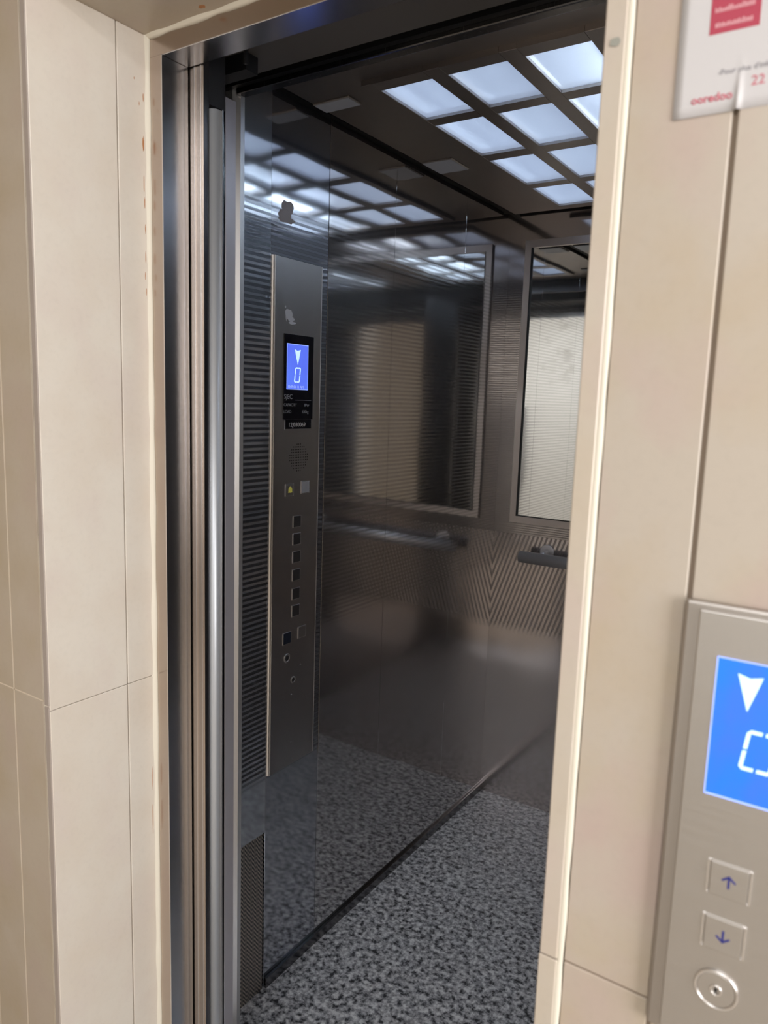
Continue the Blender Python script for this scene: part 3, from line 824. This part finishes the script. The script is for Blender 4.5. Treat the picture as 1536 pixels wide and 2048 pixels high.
# ============================================================ LANDING CALL PANEL
LX, LXe, LZ0, LZ1 = -.1215, .012, 1.052, 1.446
PF = FY - .013
t = thing('landing_call_panel', (-.055, FY, LZ0), 'brushed steel call panel with large blue display and arrow buttons on the marble wall', 'call panel')
bm = BM(); box(bm, LX, LXe, PF + .004, FY - .0012, LZ0, LZ1, .003, 2); obj('back_rim', bm, 'lop_edge', t)
bm = BM(); box(bm, LX + .0125, LXe - .001, PF, PF + .006, LZ0 + .007, LZ1 - .006, .0012, 2); fp = obj('face_plate', bm, 'lop', t)
k = PF / FY   # positions measured at FY scaled to the plate face
def fx(x): return x * k
def fz(z): return 1.6 + (z - 1.6) * k
bm = BM(); box(bm, fx(-.0935), fx(-.0935) + .0685, PF - .0006, PF + .001, fz(1.280), fz(1.400)); scr = obj('screen', bm, 'screen_out', t)
sx0, sx1, sz0, sz1 = fx(-.0935), fx(-.0935) + .0685, fz(1.280), fz(1.400)
bm = BM()
for (a, b_, c, d) in ((sx0 - .0004, sx0 + .0006, sz0, sz1), (sx1 - .0006, sx1 + .0004, sz0, sz1), (sx0, sx1, sz1 - .0006, sz1 + .0002), (sx0, sx1, sz0 - .0004, sz0 + .0012)):
    box(bm, a, b_, PF - .0009, PF, c, d)
obj('screen_border', bm, 'screen_edge', scr)
bm = BM(); prism(bm, [(-.0095, .0145), (-.0005, .0120), (.0090, .0145), (-.0003, -.0155)], (fx(-.0675), PF - .0008, fz(1.3745)), X, Z, -Y, .0002); obj('down_arrow', bm, 'screen_mark', scr)
bm = BM(); seven_zero(bm, (fx(-.0555), PF - .0008, fz(1.3265)), X, Z, -Y, .0245, .0345, .0030, .13, .0002, .05); obj('floor_digit', bm, 'screen_mark', scr)
def call_button(z, up):
    x0, x1 = fx(-.0835), fx(-.051); z0, z1 = fz(z) - .0148, fz(z) + .0148
    bm = BM(); box(bm, x0 + .0012, x1 - .0012, PF - .0022, PF + .001, z0, z1, .0008, 2); o = obj('up_button' if up else 'down_button', bm, 'lop', t)
    cx, cz = (x0 + x1) / 2, (z0 + z1) / 2
    bm = BM(); frame_ring(bm, (cx, PF + .0005, cz), X, Z, -Y, (x1 - x0) / 2 + .0010, (x1 - x0) / 2 - .0004, .0146, .0143, .0020)
    obj('button_rim', bm, 'bright', o)
    cx, cz = (x0 + x1) / 2, (z0 + z1) / 2; s = 1 if up else -1; a = .0009
    bm = BM(); w = (cx, PF - .0022, cz)
    prism(bm, [(-a, -.0055 * s), (a, -.0055 * s), (a, .0035 * s), (-a, .0035 * s)], w, X, Z, -Y, .0003)
    for q in (-1, 1):
        prism(bm, [(0, .0058 * s), (q * .0056, .0012 * s), (q * .0050, -.0002 * s), (0, .0034 * s)], w, X, Z, -Y, .0003)
    obj('arrow_mark', bm, 'bluemark', o)
call_button(1.2075, True); call_button(1.1570, False)
kc = (fx(-.0682), PF, fz(1.1055))
bm = BM(); ring(bm, kc, -Y, X, .0152, .0178, .0022); ks = obj('key_switch', bm, 'bright', t)
bm = BM(); disc(bm, kc, -Y, X, .0150, .0014, 48, .1); obj('lock_face', bm, 'lop', ks)
bm = BM(); ring(bm, (kc[0], kc[1] - .0014, kc[2]), -Y, X, .0032, .0050, .0012, 32); obj('lock_collar', bm, 'bright', ks)
bm = BM(); disc(bm, (kc[0], kc[1] - .0014, kc[2]), -Y, X, .0014, .0006, 16); box(bm, kc[0] - .0006, kc[0] + .0006, kc[1] - .0022, kc[1] - .0012, kc[2] - .0022, kc[2] + .0022); obj('keyhole', bm, 'black', ks)

# ============================================================ PAPER NOTICE
t = thing('paper_notice', (-.06, FY, 1.826), 'white printed paper notice with a red box taped to the marble wall', 'notice')
bm = BM(); n = 24
nx0, nx1, nz0, nz1 = -.1665, .0435, 1.8262, 2.1232
rows = []
for i in range(n + 1):
    x = nx0 + (nx1 - nx0) * i / n; row = []
    for j in range(n + 1):
        z = nz0 + (nz1 - nz0) * j / n
        bulge = .0022 * math.exp(-((x + .1195) / .0028) ** 2) * max(0, 1 - (z - nz0) / .028)
        row.append((x, FY - .0010 - bulge, z))
    rows.append(row)
xsn = sorted(set([nx0 + (nx1 - nx0) * i / 30 for i in range(31)] + [-.1195 + d * .001 for d in range(-5, 6)]))
V = {}
for i, x in enumerate(xsn):
    for j in range(31):
        z = nz0 + (nz1 - nz0) * j / 30
        bulge = .0030 * math.exp(-((x + .1195) / .0020) ** 2) * max(0, 1 - (z - nz0) / .030)
        V[i, j, 0] = bm.verts.new((x, FY - .0012 - bulge, z)); V[i, j, 1] = bm.verts.new((x, FY - .0009 - bulge, z))
I = len(xsn)
for i in range(I - 1):
    for j in range(30):
        for q in (0, 1): bm.faces.new((V[i, j, q], V[i + 1, j, q], V[i + 1, j + 1, q], V[i, j + 1, q])).smooth = True
for i in range(I - 1):
    for j in (0, 30): bm.faces.new((V[i, j, 0], V[i + 1, j, 0], V[i + 1, j, 1], V[i, j, 1]))
for j in range(30):
    for i in (0, I - 1): bm.faces.new((V[i, j, 0], V[i, j + 1, 0], V[i, j + 1, 1], V[i, j, 1]))
sh = obj('sheet', bm, 'paper', t)
NY = FY - .0013
bm = BM(); box(bm, -.1445, -.1095, NY - .0001, NY + .0001, 1.8835, 1.935); rb = obj('red_box', bm, 'red', sh)
rnd = random.Random(3)
for (z, x0, x1) in ((1.9195, -.141, -.113), (1.9095, -.1415, -.1125), (1.8985, -.1415, -.1135), (1.8878, -.1405, -.1145)):
    bm = BM(); x = x0
    while x < x1 - .001:
        w = rnd.uniform(.0008, .0016); h = rnd.uniform(.0024, .0040)
        box(bm, x, min(x + w, x1), NY - .0003, NY - .0001, z, z + h); x += w + .00035
    obj('pale_print_line', bm, 'pinktext', rb)
text('grey_text', "-Pour plus d'infos contactez", .0056, (-.1355, NY, 1.8535), X, Z, -Y, 'greytext', sh, depth=.0002)
text('red_number', '22 1', .0098, (-.1115, NY, 1.8420), X, Z, -Y, 'redtext', sh, depth=.0002)
text('red_brand_text', 'ooredoo', .0083, (-.1535, NY, 1.8355), X, Z, -Y, 'redtext', sh, depth=.0002, bold=.0002)
